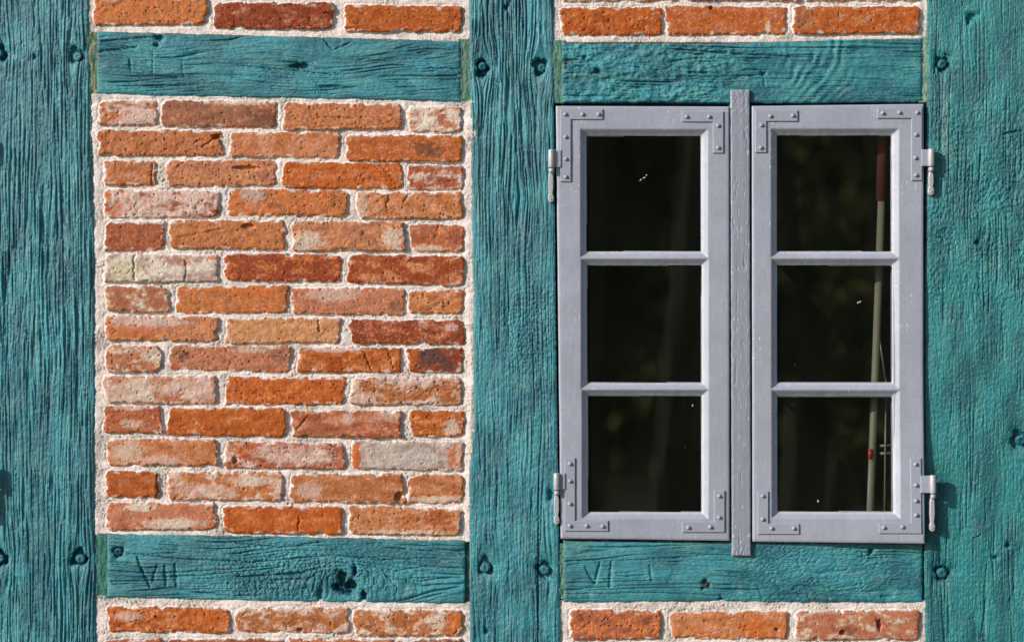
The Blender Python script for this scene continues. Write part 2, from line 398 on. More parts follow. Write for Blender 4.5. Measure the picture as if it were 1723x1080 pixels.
post_right = post(37, poly([(-560, 1562), (0, 1560), (170, 1560), (526, 1557), (900, 1556), (1080, 1557), (1650, 1558)]), poly([(-560, 1762), (1650, 1768)]), (1557, 1765), hright,
     'lumpy teal post at the right edge', pegs=((1586, 107, 10, 10, 0, 1, .8, -1), (1586, 964, 10.5, 10.5, 0, 0, .84, -.6), (1716, 740, 12, 12, 3, 0, .8, -1.5)),
     holes=((1636, 28, 6, 5, 4), (1630, 34, 2.5, 6, 3), (1697, 917, 4, 4, 4), (1676, 938, 4, 3, 3), (1645, 408, 3, 3, 3)),
     strokes=((1574, 108, 1572, 125, 1.4, 2.5), (1590, 92, 1604, 96, 1.3, 2.5), (1619, 0, 1622, 180, .9, 1.8), (1650, 250, 1647, 318, 1.5, 3.5), (1690, 225, 1722, 220, 1.6, 3), (1640, 905, 1650, 900, 1.2, 2.5), (1660, 1005, 1650, 1075, 1, 2), (1700, 1000, 1703, 1080, 1, 1.8), (1576, 908, 1577, 980, .8, 1.2)),
     knots=((1586, 107, 9, .5), (1716, 740, 14, .6)), amp=.3, coarse=5.5, wav=.35,
     lumps=lambda x, y: .6 + .85 * sst(130, 220, y) * (1 - sst(470, 590, y)) * (.5 + .7 * sst(-.3, .4, fbm(x / 60, y / 60, 3, 5))), crack=.45,
     crackle=lambda x, y: .30 + .55 * sst(180, 280, y) * (1 - sst(380, 520, y)) * sst(-.2, .5, fbm(x / 40, y / 60, 3, 6)),
     colfun=lambda x, y, c: mix(c * np.array([.46, .86, .78]), GREYW, .35 * np.exp(-((x - 1590 - 5 * perlin(y / 30, y * 0, 2)) / 7) ** 2) * sst(120, 170, y) * (1 - sst(230, 330, y)) + .15 * sst(.3, .7, fbm(x / 40, y / 70, 4, 88))))

def beam(seed, x0, x1, top, bot, mat='timber_h', label=None, hfun=None, pegs=(), holes=(), strokes=(), knots=(), extra=None, colfun=None, res=1.05, green=0., **kw):
    xs = axis(x0, x1, FX[0], FX[1], res, 6); T = top(xs); B = bot(xs)
    T = T + 1.2 * perlin(xs / 16, xs * 0, seed + 60) + .7 * perlin(xs / 3.5, xs * 0, seed + 61)
    B = B + 1.2 * perlin(xs / 16, xs * 0, seed + 62) + .7 * perlin(xs / 3.5, xs * 0, seed + 63)
    n = int((bot(xs) - top(xs)).mean() / res); U = np.linspace(0, 1, n)
    X = np.repeat(xs[None], n, 0); Y = T[None] + (B - T)[None] * U[:, None]
    X = X + np.where((X < x0 + .1), 1, 0) * 1.0 * perlin(Y / 5, Y * 0, seed + 64) + np.where((X > x1 - .1), 1, 0) * 1.0 * perlin(Y / 5, Y * 0, seed + 65)
    v, u = X, Y.copy()
    for (kx, ky, rad, st) in knots:
        dx = (X - kx) / 2.4; dy = Y - ky; r2 = dx * dx + dy * dy
        u = u - st * rad * dy / np.sqrt(r2 + rad * rad * .3) * np.exp(-r2 / (rad * rad * 4))
    kk = {a: (b(X, Y) if callable(b) else b) for a, b in kw.items()}
    H, uu = timber_relief(u, v, seed, **kk)
    col = teal_col(Y, X, uu, seed, H, green)
    if colfun: col = colfun(X, Y, col)
    e = np.minimum(np.minimum(X - x0, x1 - X), np.minimum(Y - T[None], B[None] - Y))
    H = H * (.35 + .65 * sst(0, 9, e)) - 3.0 * np.exp(-(np.maximum(e, 0) / 2.6))
    if extra is not None: H = H + extra(X, Y)
    H = H + (hfun(X, Y) if hfun else 4.5)
    H = carve(X, Y, H, holes + tuple((p[0], p[1], p[2] * 1.2, p[3] * 1.2, 6) for p in pegs), strokes)
    o = grid_mesh('beam', X, Y, H, M[mat], wall, col, hn=5, back=-110)
    for i, p in enumerate(pegs): peg(o, p[0] + p[4], p[1] + p[5], (p[2] + p[3]) / 2 * p[6], 4.5 + p[7], M[mat], seed * 10 + i)
    if label: o['label'] = label
    return o
beam_tl = beam(41, 162, 775, poly([(160, 53), (440, 60), (780, 69)]), poly([(160, 157), (440, 164), (600, 166), (780, 171)]), label='wavy grained teal beam above the brick panel',
     holes=((505, 111, 13, 4.5, 9), (496, 112, 8, 2, 5), (268, 64, 6, 4, 5), (263, 76, 4, 2.5, 4)), knots=((268, 68, 20, .8), (565, 72, 24, .9), (505, 111, 12, .6)),
     strokes=((163, 88, 230, 80, 2.2, 3.5), (170, 70, 262, 62, 1.6, 3), (218, 98, 220, 120, 2, 2.4), (257, 85, 257, 125, 1.2, 1.2), (305, 100, 310, 130, 1.2, 1.2), (545, 66, 560, 84, 2, 3), (562, 84, 590, 72, 1.4, 2.4), (720, 115, 774, 117, 1.2, 3.), (400, 110, 560, 126, 1.1, 2.6)),
     amp=.95, coarse=6.5, lumps=.6, crack=1.0, wav=.75)
def chatter(x, y):
    ang = (x - 1370) * .92 + (y - 70) * .55 + ((y - 120) ** 2) * .006
    return 1.0 * np.sin(ang / 2.7 + 2.0 * perlin(x / 30, y / 30, 3)) * sst(1290, 1340, x) * (1 - sst(1440, 1530, x + .4 * y)) * (.3 + .7 * sst(-.3, .4, perlin(x / 30, y / 24, 8)))
beam_tr = beam(53, 945, 1552, poly([(940, 73), (1220, 73), (1400, 67), (1560, 64)]), poly([(940, 172), (1100, 171), (1300, 173), (1560, 171)]), label='rough hewn teal beam above the window', green=.12,
     holes=((1006, 120, 5, 4, 5), (984, 97, 3, 2.5, 3), (1284, 124, 4, 2.5, 3)), extra=lambda x, y: 1.5 * fbm(x / 20, y / 11, 3, 90) * (1 - sst(1180, 1320, x)) * 1.9 + chatter(x, y),
     strokes=((1170, 92, 1225, 88, 2.2, 3.4), (1130, 104, 1190, 96, 2, 2.6), (1160, 122, 1190, 123, 2.2, 3.5), (1050, 142, 1110, 144, 1.1, 2.6), (947, 108, 990, 114, .9, 2.2), (1284, 124, 1288, 150, 1.2, 1.6), (1100, 130, 1250, 128, 1, 2.4), (1180, 105, 1200, 108, 2, 3)),
     amp=.5, coarse=6, lumps=lambda x, y: .7 + .55 * (1 - sst(1150, 1350, x)), crack=.9, wav=.3)
beam_bl = beam(67, 180, 783, poly([(160, 898), (440, 902), (780, 909)]), poly([(160, 1004), (300, 1007), (440, 1010), (780, 1015)]), label='cracked teal beam with a deep rotted hole below the brick panel',
     pegs=((198, 928, 7.5, 7.5, 1, 0, .88, -.2),), holes=((582, 990, 20, 10, 20), (575, 972, 7, 14, 15), (597, 961, 3, 8, 10), (612, 1002, 4.5, 9, 12), (590, 984, 10, 9, 16), (538, 1000, 4, 10, 5)),
     knots=((585, 985, 34, .7), (640, 990, 26, .5)),
     strokes=((231, 937, 240, 962, 2.6, 2.6), (238, 957, 253, 988, 2.6, 3.4), (264, 951, 256, 980, 2.4, 3.0), (277, 951, 279, 984, 2.6, 3.2), (294, 949, 297, 985, 2.6, 3.2), (182, 946, 222, 948, .9, 2.6),
              (212, 930, 300, 940, 1.2, 3.4), (300, 940, 420, 946, 1.2, 3.4), (420, 946, 560, 934, 1.2, 3.2), (560, 934, 650, 942, 1.0, 3), (360, 911, 470, 921, 1.2, 2.8), (470, 921, 540, 912, 1.2, 3), (644, 942, 740, 938, .9, 2), (665, 960, 720, 952, .9, 2.5), (720, 954, 782, 956, .9, 2.5), (710, 926, 780, 933, 1.2, 3), (650, 921, 684, 924, 1.6, 3), (566, 945, 640, 955, .9, 2.6), (640, 955, 668, 990, .9, 2.5), (668, 990, 664, 1008, .9, 2.5), (610, 950, 625, 968, .9, 2)),
     amp=.6, coarse=6, lumps=lambda x, y: .6 + .7 * np.exp(-(((x - 470) / 110) ** 2 + ((y - 970) / 50) ** 2)), crack=1.0, wav=.6,
     crackle=lambda x, y: np.clip(1.25 * np.exp(-(((x - 500) / 150) ** 2 + ((y - 975) / 42) ** 2)) + .3 * sst(300, 420, x) * (1 - sst(700, 780, x)), 0, 1.2))
def diag(x, y):
    a = np.abs(perlin((x * .25 + y) / 6 + .9 * perlin(x / 50, y / 20, 2), (x - y * .3) / 16, 33))
    return -1.2 * np.exp(-(a / .2) ** 2) * sst(1180, 1290, x) * (1 - .6 * sst(1480, 1540, x))
beam_br = beam(79, 948, 1553, poly([(940, 909), (1220, 912), (1560, 915)]), poly([(940, 1013), (1200, 1011), (1400, 1013), (1560, 1013)]), label='teal beam with carved strokes below the window', green=.08,
     holes=((1187, 979, 4, 4, 3.5), (1193, 985, 3, 3, 3), (1183, 990, 2.5, 2, 2.5), (1466, 927, 3.5, 5, 4), (1214, 1008, 4, 3, 4)), extra=diag,
     strokes=((984, 953, 1001, 981, 2.4, 2.8), (1010, 946, 1001, 981, 2.4, 2.8), (1000, 946, 1012, 944, 1.6, 1.6), (1029, 946, 1026, 986, 2.8, 2.4), (1016, 974, 1028, 976, 2, 1.8), (1094, 951, 1097, 975, 2.6, 1.9), (948, 945, 1080, 941, .9, 2.2), (1080, 941, 1200, 934, .9, 2.2), (948, 972, 1060, 975, .8, 1.4), (1452, 928, 1450, 946, 1.4, 1.2), (1470, 925, 1466, 930, 2, 3), (1485, 1004, 1500, 1003, 5, 3)),
     amp=.32, coarse=6, lumps=.6, crack=.8, wav=.6,
     colfun=lambda x, y, c: mix(mix(c, lin((70, 55, 42)), .8 * sst(.05, .45, np.exp(-(((x - 1187) / 10) ** 2 + ((y - 982) / 9) ** 2)) + .35 * fbm(x / 5, y / 5, 3, 4) - .3)), lin((120, 152, 132)), .35 * np.exp(-((x - 950) / 9) ** 2) * sst(-.3, .4, fbm(x / 9, y / 14, 3, 8))))

# ------------------------------------------------------------------ brick panels
MORT = lin((226, 213, 208)); MORT2 = lin((200, 188, 178)); MORTG = lin((158, 150, 146))
K = dict(o=(190, 98, 40), d=(154, 72, 38), s=(190, 124, 92), b=(152, 102, 76), y=(214, 152, 106), l=(192, 120, 74), p=(206, 178, 168), c=(206, 188, 170), r=(172, 98, 66), k=(92, 52, 42), g=(184, 172, 164), w=(214, 200, 186), f=(196, 182, 154))
def brick_panel(seed, x0, y0, x1, y1, bricks, label, feats=(), res=1.15, rise=()):
    xs = axis(x0, x1, FX[0], FX[1], res, 4.5); ys = axis(y0, y1, FY[0], FY[1], res, 4.5)
    X, Y = np.meshgrid(xs, ys)
    A = fbm(X / 24, Y / 18, 3, seed); Bn = fbm(X / 7, Y / 6, 3, seed + 1); Cn = perlin(X / 2.6, Y / 2.6, seed + 2)
    Dn = fbm(X / 3.4, Y / 3.4, 2, seed + 3)
    sandy = sst(-.15, .45, fbm(X / 70, Y / 40, 3, seed + 4) + .2 * sst(350, 700, Y) - .1)
    H = 1.0 * A + 1.8 * fbm(X / 55, Y / 40, 2, seed + 40) + (.4 + .5 * sandy) * Bn + (.25 + .5 * sandy) * Cn + .3 * Dn
    H -= 1.7 * sst(.42, .6, perlin(X / 4.2, Y / 3.6, seed + 5)) * sandy
    col = mix(MORT, MORT2, sandy * .8); col = col * (1 + .07 * A + .07 * Bn)[..., None]
    col = mix(col, MORTG, .5 * sst(.1, .6, fbm(X / 60, Y / 30, 4, seed + 41))); col = mix(col, MORTG, .4 * sst(.25, .6, fbm(X / 13, Y / 10, 3, seed + 6)))
    col = mix(col, lin((120, 105, 88)), .5 * sst(.55, .7, perlin(X / 3, Y / 3, seed + 7)) * sandy)
    for f in rise: H = H + f(X, Y)
    wx = 2.9 * fbm(X / 12, Y / 11, 3, seed + 8, .42) + .25 * Cn; wy = 2.7 * fbm(X / 13 + 40, Y / 11, 3, seed + 9, .42) + .2 * Dn
    lumpy = fbm(X / 26, Y / 20, 3, seed + 10); med = fbm(X / 8, Y / 7, 3, seed + 11)
    pn = perlin(X / 4.6, Y / 3.8, seed + 12); pn2 = perlin(X / 2.6, Y / 2.6, seed + 13)
    patch = fbm(X / 30, Y / 17, 4, seed + 14); patch2 = fbm(X / 9 + 3, Y / 7, 4, seed + 15)
    crk = np.abs(perlin((X + 5 * med) / 17, (Y - 4 * med) / 13, seed + 16)); crg = perlin(X / 26, Y / 20, seed + 17)
    rs = np.random.RandomState(seed)
    for bi, b in enumerate(bricks):
        bx0, by0, bx1, by1, k = b[:5]; k2, am = (b[5], b[6]) if len(b) > 6 else ('s', .3)
        rad = rs.uniform(3, 10); tilt = rs.uniform(.000, .011); hb = rs.uniform(3.2, 5.8); gx, gy = rs.uniform(-1, 1, 2) * np.array([1.2, .9])
        cx, cy = (bx0 + bx1) / 2, (by0 + by1) / 2; hw, hh = (bx1 - bx0) / 2 + .9, (by1 - by0) / 2 + .9
        ix = np.searchsorted(xs, [bx0 - 12, bx1 + 12]); iy = np.searchsorted(ys, [by0 - 14, by1 + 14]); sl = (slice(*iy), slice(*ix))
        x, y = X[sl], Y[sl]
        if x.size == 0: continue
        sk = rs.uniform(-1, 1, 4) * np.array([3.2, 3.2, 1.7, 1.7])
        lx = x - cx + wx[sl]; ly = y - cy - tilt * (x - cx) + wy[sl] * .8
        tx_ = np.clip(lx / hw, -1.2, 1.2); ty_ = np.clip(ly / hh, -1.2, 1.2)
        lx = lx + np.where(tx_ < 0, sk[0], sk[1]) * ty_ * np.abs(tx_); ly = ly + np.where(ty_ < 0, sk[2], sk[3]) * tx_ * np.abs(ty_)
        qx = np.abs(lx) - (hw - rad); qy = np.abs(ly) - (hh - rad)
        sd = rad - (np.hypot(np.maximum(qx, 0), np.maximum(qy, 0)) + np.minimum(np.maximum(qx, qy), 0))
        edge_rough = rs.uniform(.4, 1.3)
        chip = np.maximum(0, lumpy[sl] * 1.1 - .16) * 11 * edge_rough + np.maximum(0, patch2[sl] - .3) * 4 + np.maximum(0, patch[sl] - .3) * 6 * edge_rough
        sde = sd - chip * np.exp(-np.maximum(sd, 0) / 5)
        pr = sst(-.5, 1.4, sde)
        rnd = .8 * (1 - sst(0, 4.5, sde)) + .6 * (1 - sst(0, 10, sde)) * sst(-.2, .3, lumpy[sl])
        rough = rs.uniform(.5, 1.25); pa = patch[sl] + rs.uniform(-.25, .25); pa2 = patch2[sl]
        m2 = sst(-.25, .38, pa * .95 + pa2 * .42 + (am - .5) * 1.25)
        bh = hb + gx * lx / hw + gy * ly / hh + rough * (1.25 * lumpy[sl] + .55 * med[sl] + .22 * pn2[sl]) - rnd
        bh = bh - rough * 2.2 * sst(.62, .76, pn[sl] + .5 * patch2[sl]) - rough * .8 * sst(.70, .82, pn2[sl])
        bh = bh - 2.2 * np.exp(-(crk[sl] / .05) ** 2) * sst(.30, .5, crg[sl]) * rough
        bh = bh + m2 * .35 * (k2 in 'pcwg')
        c1 = lin(K[k]) * rs.uniform(.78, 1.0); c2 = lin(K[k2])
        base = c1 * (1 + .34 * pa[..., None] * np.array([.7, 1.1, 1.1]) + .16 * pa2[..., None] + .06 * pn2[sl][..., None])
        dk = sst(.15, .5, fbm(x / 19 + bi, y / 15, 3, seed + 18)) * .55; base = mix(base, base * np.array([.66, .58, .56]), dk)
        base = mix(base, lin((236, 146, 70)) * .95, .25 * sst(.2, .6, fbm(x / 14, y / 9 + bi, 3, seed + 19)) * (k in 'ol'))
        c = mix(base, c2 * (1 + .13 * pa2[..., None]), m2 * .85)
        # lime bloom as a fine broken film
        bloom = sst(.28, .6, fbm(x / 6, y / 4.6, 4, seed + 20 + bi) + .5 * pa + am * .35 - .12)
        c = mix(c, lin((214, 184, 164)), bloom * .26)
        spk = sst(.66, .76, perlin(x / 2.7, y / 2.7, seed + 21)); c = mix(c, lin((225, 205, 185)), spk * .4)
        spd = sst(.68, .8, perlin(x / 3.1 + 7, y / 2.8, seed + 22)); c = mix(c, c * .45, spd * .6)
        # mortar smears over the edges
        sm = sst(.0, .4, fbm(x / 20, y / 10, 3, seed + 23) - sde * .05) * sst(11, 0, sde)
        c = mix(c, MORT * .95, np.clip(sm, 0, 1) * .8)
        for f in feats:
            if not (bx0 - 6 <= f[1] <= bx1 + 6 and by0 - 6 <= f[2] <= by1 + 6): continue
            if f[0] == 'hole':
                r = np.hypot((x - f[1] + 2 * med[sl]) / f[3], (y - f[2] + 1.5 * pn2[sl]) / f[4]); bh = bh - 6.5 * (1 - sst(.5, 1.15, r))
            elif f[0] == 'crack':
                d, tt = segdist(x + 3 * med[sl], y + 2.5 * pn[sl], f[1], f[2], f[3], f[4]); bh = bh - f[5] * np.exp(-(d / 1.5) ** 2)
            else:
                r = np.hypot((x - f[1]) / f[3], (y - f[2]) / f[4]) + .55 * pa2 + .2 * pn[sl]
                w = (1 - sst(.6, 1.05, r)) * f[5]; c = mix(c, lin(K[f[0]] if f[0] in K else (60, 56, 54)) * (1 + .2 * pa2[..., None]), w)
        hm = H[sl]; H[sl] = hm * (1 - pr) + bh * pr
        # slightly hollow joint right beside the brick
        H[sl] -= 1.1 * np.exp(-((sde + 1.8) / 1.5) ** 2)
        cs = sst(-.3, .9, sde); col[sl] = mix(col[sl], c, cs)
    o = grid_mesh('brick_panel', X, Y, H, M['brick'], wall, np.clip(col, .004, .86), hn=3, back=-100)
    o['label'] = label
    return o
def rows(x0, x1, ybot, n, seed, pitch=53.5, up=True):
    rs = np.random.RandomState(seed); out = []; kinds = 'oslrdlsob'
    for i in range(n):
        yb = ybot - i * pitch if up else ybot + i * pitch
        if (i + seed) % 2: w = [.16, .33, .33, .15]
        else: w = [.32, .33, .32]
        x = x0 + 4; gap = 11; tot = (x1 - x0 - 8 - gap * (len(w) - 1)); s = sum(w)
        for q in w:
            ww = q / s * tot; j = rs.uniform(-2, 2)
            out.append((x + j, yb - 43, x + ww + j, yb, kinds[rs.randint(len(kinds))], 'spcsl'[rs.randint(5)], rs.uniform(.1, .55))); x += ww + gap
    return out
main = [
 (166,170,264,211,'s','p',.8),(271,170,465,214,'b','r',.35),(478,175,675,218,'l','r',.5),(686,179,776,222,'s','w',.6),
 (164,220,374,262,'l','r',.45),(386,223,570,265,'l','s',.5),(583,228,777,272,'o','r',.3),
 (175,271,261,312,'l','s',.5),(279,270,463,313,'s','l',.4),(475,274,676,317,'o','r',.35),(687,279,779,319,'r','p',.5),
 (175,321,368,366,'r','p',.88),(384,319,584,363,'l','o',.5),(601,324,779,368,'l','s',.3),
 (177,374,276,422,'r','d',.4),(285,371,480,419,'l','r',.35),(492,373,681,422,'s','l',.4),(691,378,780,423,'r','l',.4),
 (177,429,366,474,'p','w',.7),(378,427,573,473,'d','o',.3),(585,430,781,478,'d','l',.3),
 (178,482,285,525,'s','c',.45),(297,482,483,526,'l','o',.4),(491,485,680,529,'s','r',.4),(687,488,779,527,'l','s',.4),
 (177,532,366,573,'s','l',.45),(381,535,571,577,'y','l',.15),(586,538,780,578,'d','r',.3),
 (178,582,272,625,'s','c',.4),(285,582,488,624,'s','b',.45),(502,585,675,626,'o','l',.5),(685,586,778,626,'d','k',.35),
 (175,633,364,678,'s','p',.5),(380,634,579,680,'o','d',.25),(590,635,776,681,'l','p',.45),
 (175,683,272,728,'r','l',.35),(283,686,480,733,'o','l',.15),(491,691,675,735,'r','s',.5),(690,691,780,734,'o','l',.3),
 (181,739,365,783,'l','s',.4),(379,744,579,788,'r','p',.5),(592,743,779,790,'p','g',.6),
 (177,793,268,836,'o','b',.4),(282,794,476,841,'l','p',.4),(489,797,679,845,'l','s',.45),(686,798,779,846,'l','s',.5),
 (179,846,364,891,'s','r',.45),(376,852,575,897,'o','l',.2),(586,853,776,899,'l','s',.3)]
feats = [('hole',415,283,24,4.5),('hole',418,381,12,5),('hole',395,774,5,6),('hole',445,235+128,0.1,0.1),('hole',673,836,9,10),('hole',365,231,9,5),
 ('crack',340,248,372,226,3.5),('crack',256,275,256,310,3),('crack',226,430,226,472,3),('crack',313,440,312,472,3),('crack',265,795,265,835,4.5),('crack',500,722,518,700,2.5),('crack',505,843+25,502,890,2.5),
 ('crack',655,330,650,350,2.5),('crack',640,278,660,298,2),('crack',612,590,625,622,3),('crack',655,595,662,620,3),('crack',536,540,538,558,3.5),('crack',310,592,325,600,4),('crack',536,198,597,200,2),
 ('crack',680,340,690,325,3),('crack',740,375,733,400,1.6),('crack',300,400,380,385,1.5),
 ('o',171,175,7,6,.95),('o',188,196,20,9,.8),('k',450,202,26,20,.6),('c',410,171,60,7,.8),('#',716,250,24,14,.55),('#',735,258,18,9,.4),
 ('s',545,255,60,9,.7),('o',195,352,12,14,.7),('o',180,328,7,9,.8),('d',364,360,8,6,.9),('g',425,330,24,13,.6),('s',430,345,20,12,.6),
 ('f',210,452,34,22,.85),('o',358,433,10,5,.8),('r',300,440,30,7,.6),('c',610,350,10,30,.5),('c',515,405,35,18,.7),('w',660,400,22,20,.6),('c',720,418,30,7,.7),
 ('o',430,488,50,16,.5),('p',560,495,50,14,.6),('#',667,515,14,12,.4),('p',250,540,70,14,.75),('o',230,560,60,14,.5),('p',775-15,551,12,8,.6),
 ('c',255,595,22,12,.7),('#',308,600,12,10,.55),('#',470,598,20,14,.35),('w',420,588,30,7,.4),('#',725,600,34,17,.7),('#',750,615,20,12,.6),('o',695,600,12,20,.6),('p',560,588,60,5,.7),
 ('c',230,655,50,22,.6),('p',330,655,40,20,.6),('p',640,650,26,30,.0),('p',690,640,70,10,.75),('p',610,670,26,12,.7),('p',700,678,70,5,.6),
 ('p',220,683,40,8,.6),('c',220,712,25,8,.5),('p',586,705,14,12,.6),('p',650,700,30,10,.4),('w',760,720,16,20,.55),('c',215,760,30,22,.6),('p',270,775,40,12,.6),
 ('p',500,765,70,18,.6),('o',402,755,12,14,.6),('o',599,768,10,30,.95),('#',705,750,20,10,.3),('o',766,768,15,26,.8),('w',770,765,5,18,.5),('g',670,768,65,24,.5),
 ('w',430,808,60,8,.5),('p',340,825,60,12,.5),('c',735,840,50,7,.8),('p',520,825,24,16,.6),('w',235,853,30,8,.8),('w',290,880,55,11,.7),('d',735,870,24,20,.7),('w',780,880,14,20,.5),('w',680,895,70,5,.6)]
def beam_edge(x, a, b): return a + (b - a) * (x - 160) / 620
def cut(edge, sgn): return lambda x, y: -26 * sst(2, 7, sgn * (y - edge(x)))
side_l = lambda x, y: -22 * sst(7, 12, (148 + (y / 1080) * 13) - x)
rise_mid = lambda x, y: 2.2 * sst(776, 790, x) * (.3 + .7 * sst(-.2, .5, perlin(y / 40, y * 0, 5))) + 2.6 * np.exp(-((x - (793 + 2 * np.sin(y / 31))) / 6) ** 2) * sst(430, 640, y) * (1 - sst(720, 790, y)) + 1.0 * np.exp(-((x - 162) / 6) ** 2)
panel_main = brick_panel(101, 138, 148, 806, 912, main, 'large weathered brick panel between left and middle posts', feats, rise=(rise_mid, side_l, cut(lambda x: beam_edge(x, 157, 171), -1), cut(lambda x: beam_edge(x, 898, 909), 1)))
tl = [(158,-4,348,42,'l','o',.45),(360,5,561,49,'d','b',.35),(580,10,776,54,'o','d',.35)] + rows(152, 785, -12 + 4, 9, 5)
panel_tl = brick_panel(113, 132, -560, 806, 76, tl, 'brick infill above the top left beam', [('crack', 545, 22, 562, 26, 3)], rise=(cut(lambda x: beam_edge(x, 53, 69), 1),))
tr_ = [(943,13,1113,59,'o','l',.2),(1121,11,1322,58,'o','r',.35),(1335,11,1547,57,'o','b',.2)] + rows(940, 1552, 2, 9, 8)
panel_tr = brick_panel(127, 918, -560, 1576, 86, tr_, 'row of vivid orange bricks above the window beam', [('b', 1350, 32, 24, 26, .6), ('hole', 1197, 13, 4, 4), ('w', 1292, 48, 5, 14, .7)], rise=(lambda x, y: -1.5 * sst(1548, 1556, x), cut(lambda x: 69 + 0 * x, 1)))
bl = [(181,1021,386,1063,'o','l',.4),(397,1022,586,1063,'l','p',.45),(595,1026,778,1069,'l','w',.45)] + rows(172, 785, 1118, 1, 3) + rows(172, 785, 1118 + 53.5, 9, 4, up=False)
panel_bl = brick_panel(131, 140, 996, 808, 1650, bl, 'brick infill below the lower left beam', [('hole', 263, 1036, 2, 2), ('o', 355, 1040, 40, 16, .6), ('p', 215, 1035, 26, 10, .6), ('hole', 505, 1060, 5, 4), ('o', 762, 1046, 14, 20, .8), ('w', 735, 1045, 16, 18, .5)], rise=(cut(lambda x: beam_edge(x, 1004, 1015), -1),))
br = [(960,1026,1112,1075,'r','o',.35),(1129,1028,1326,1074,'l','s',.4),(1338,1027,1546,1076,'s','c',.45)] + rows(954, 1552, 1130, 9, 6, up=False)
panel_br = brick_panel(137, 924, 996, 1576, 1650, br, 'brick infill below the window beam', [('hole', 1418, 1064, 6, 5), ('crack', 1475, 1040, 1480, 1060, 4), ('hole', 1480, 1050, 4, 10), ('k', 1425, 1062, 14, 9, .6), ('o', 1275, 1055, 40, 20, .7), ('hole', 1307, 1058, 4, 3)], rise=(cut(lambda x: 1012 + 0 * x, -1),))

def filler(seed, x0, y0, x1, y1, h, cols, label=None, amp=1.0):
    xs = np.arange(x0, x1 + .5, 1.1); ys = np.arange(y0, y1 + .5, 1.2); X, Y = np.meshgrid(xs, ys)
    H = h + amp * (1.2 * fbm(X / 7, Y / 18, 3, seed) + .8 * perlin(X / 2.5, Y / 5, seed + 1))
    t = sst(-.4, .4, fbm(X / 6, Y / 20, 4, seed + 2)); c = mix(lin(cols[0]), lin(cols[1]), t); c = mix(c, lin(cols[2]), sst(.25, .5, fbm(X / 4, Y / 9, 3, seed + 3)) * .7)
    o = grid_mesh('joint_filler', X, Y, H, M['filler'], wall, c, hn=3, back=-20)
    if label: o['label'] = label
    return o
SG = ((70, 112, 104), (92, 128, 112), (134, 124, 100)); TG = ((46, 102, 98), (66, 118, 104), (60, 108, 100)); YG = ((112, 142, 128), (146, 160, 140), (110, 122, 104))
filler(201, 146, 54, 168, 157, 1.6, ((60, 94, 82), (112, 130, 100), (170, 140, 98)), 'sage green mortar gap left of the top beam')
filler(203, 770, 66, 797, 170, 1.4, SG)
filler(205, 926, 68, 950, 174, 1.8, ((62, 110, 102), (90, 130, 116), (136, 134, 108)))
filler(207, 1547, 62, 1566, 173, 1.0, YG)
filler(209, 152, 897, 186, 1006, .6, TG)
filler(211, 777, 906, 798, 1016, -2.4, ((40, 84, 76), (70, 110, 92), (180, 130, 90)))
filler(213, 936, 914, 953, 1008, 1.8, ((66, 118, 108), (100, 142, 124), (130, 104, 76)), amp=1.4)
filler(215, 1549, 912, 1562, 1014, -8, ((40, 84, 76), (60, 100, 92), (80, 100, 82)))

# ------------------------------------------------------------------ mullion
HC = 12.0
xs = np.linspace(0, 1, 30); ys = np.arange(151, 936, 1.3); Y = np.repeat(ys[:, None], 30, 1)
Lm = 1229.5 + (ys - 151) / 785 * 2.2 + .4 * perlin(ys / 12, ys * 0, 3); Rm = 1261.5 + (ys - 151) / 785 * 2.2 + .4 * perlin(ys / 12, ys * 0, 4)
X = Lm[:, None] + (Rm - Lm)[:, None] * xs
e = np.minimum(np.minimum(X - Lm[:, None], Rm[:, None] - X), np.minimum(Y - 151, 935 - Y))
endf = sst(60, 0, Y - 151) + sst(45, 0, 935 - Y)
H = .08 * perlin(X / 3, Y / 120, 301) + .25 * perlin(X / 8, Y / 160, 302) - 1.1 * np.exp(-np.maximum(e, 0) / 1.2) + endf * 1.1 * fbm(X / 4, Y / 9, 3, 303)
H -= .8 * np.exp(-(perlin(X / 7, Y / 150, 304) / .05) ** 2) * sst(.1, .35, perlin(X / 12, Y / 70, 305)) * 1.3
chips = sst(.62, .72, fbm(X / 3, Y / 14, 3, 306) + .1); H -= .8 * chips
c = PAINT * .80 * (1 + .05 * fbm(X / 5, Y / 60, 3, 307))[..., None]; c = mix(c, lin((200, 203, 215)), chips * .5)
c = mix(c, lin((150, 140, 118)), .5 * sst(.5, .62, fbm(X / 4, Y / 6, 3, 308)) * sst(850, 900, Y))
mull = grid_mesh('mullion', X, Y, H + HC - 1.5, M['sash'], wall, c, hn=HC, back=-60)
mull['label'] = 'narrow grey upright strip between the two casements'

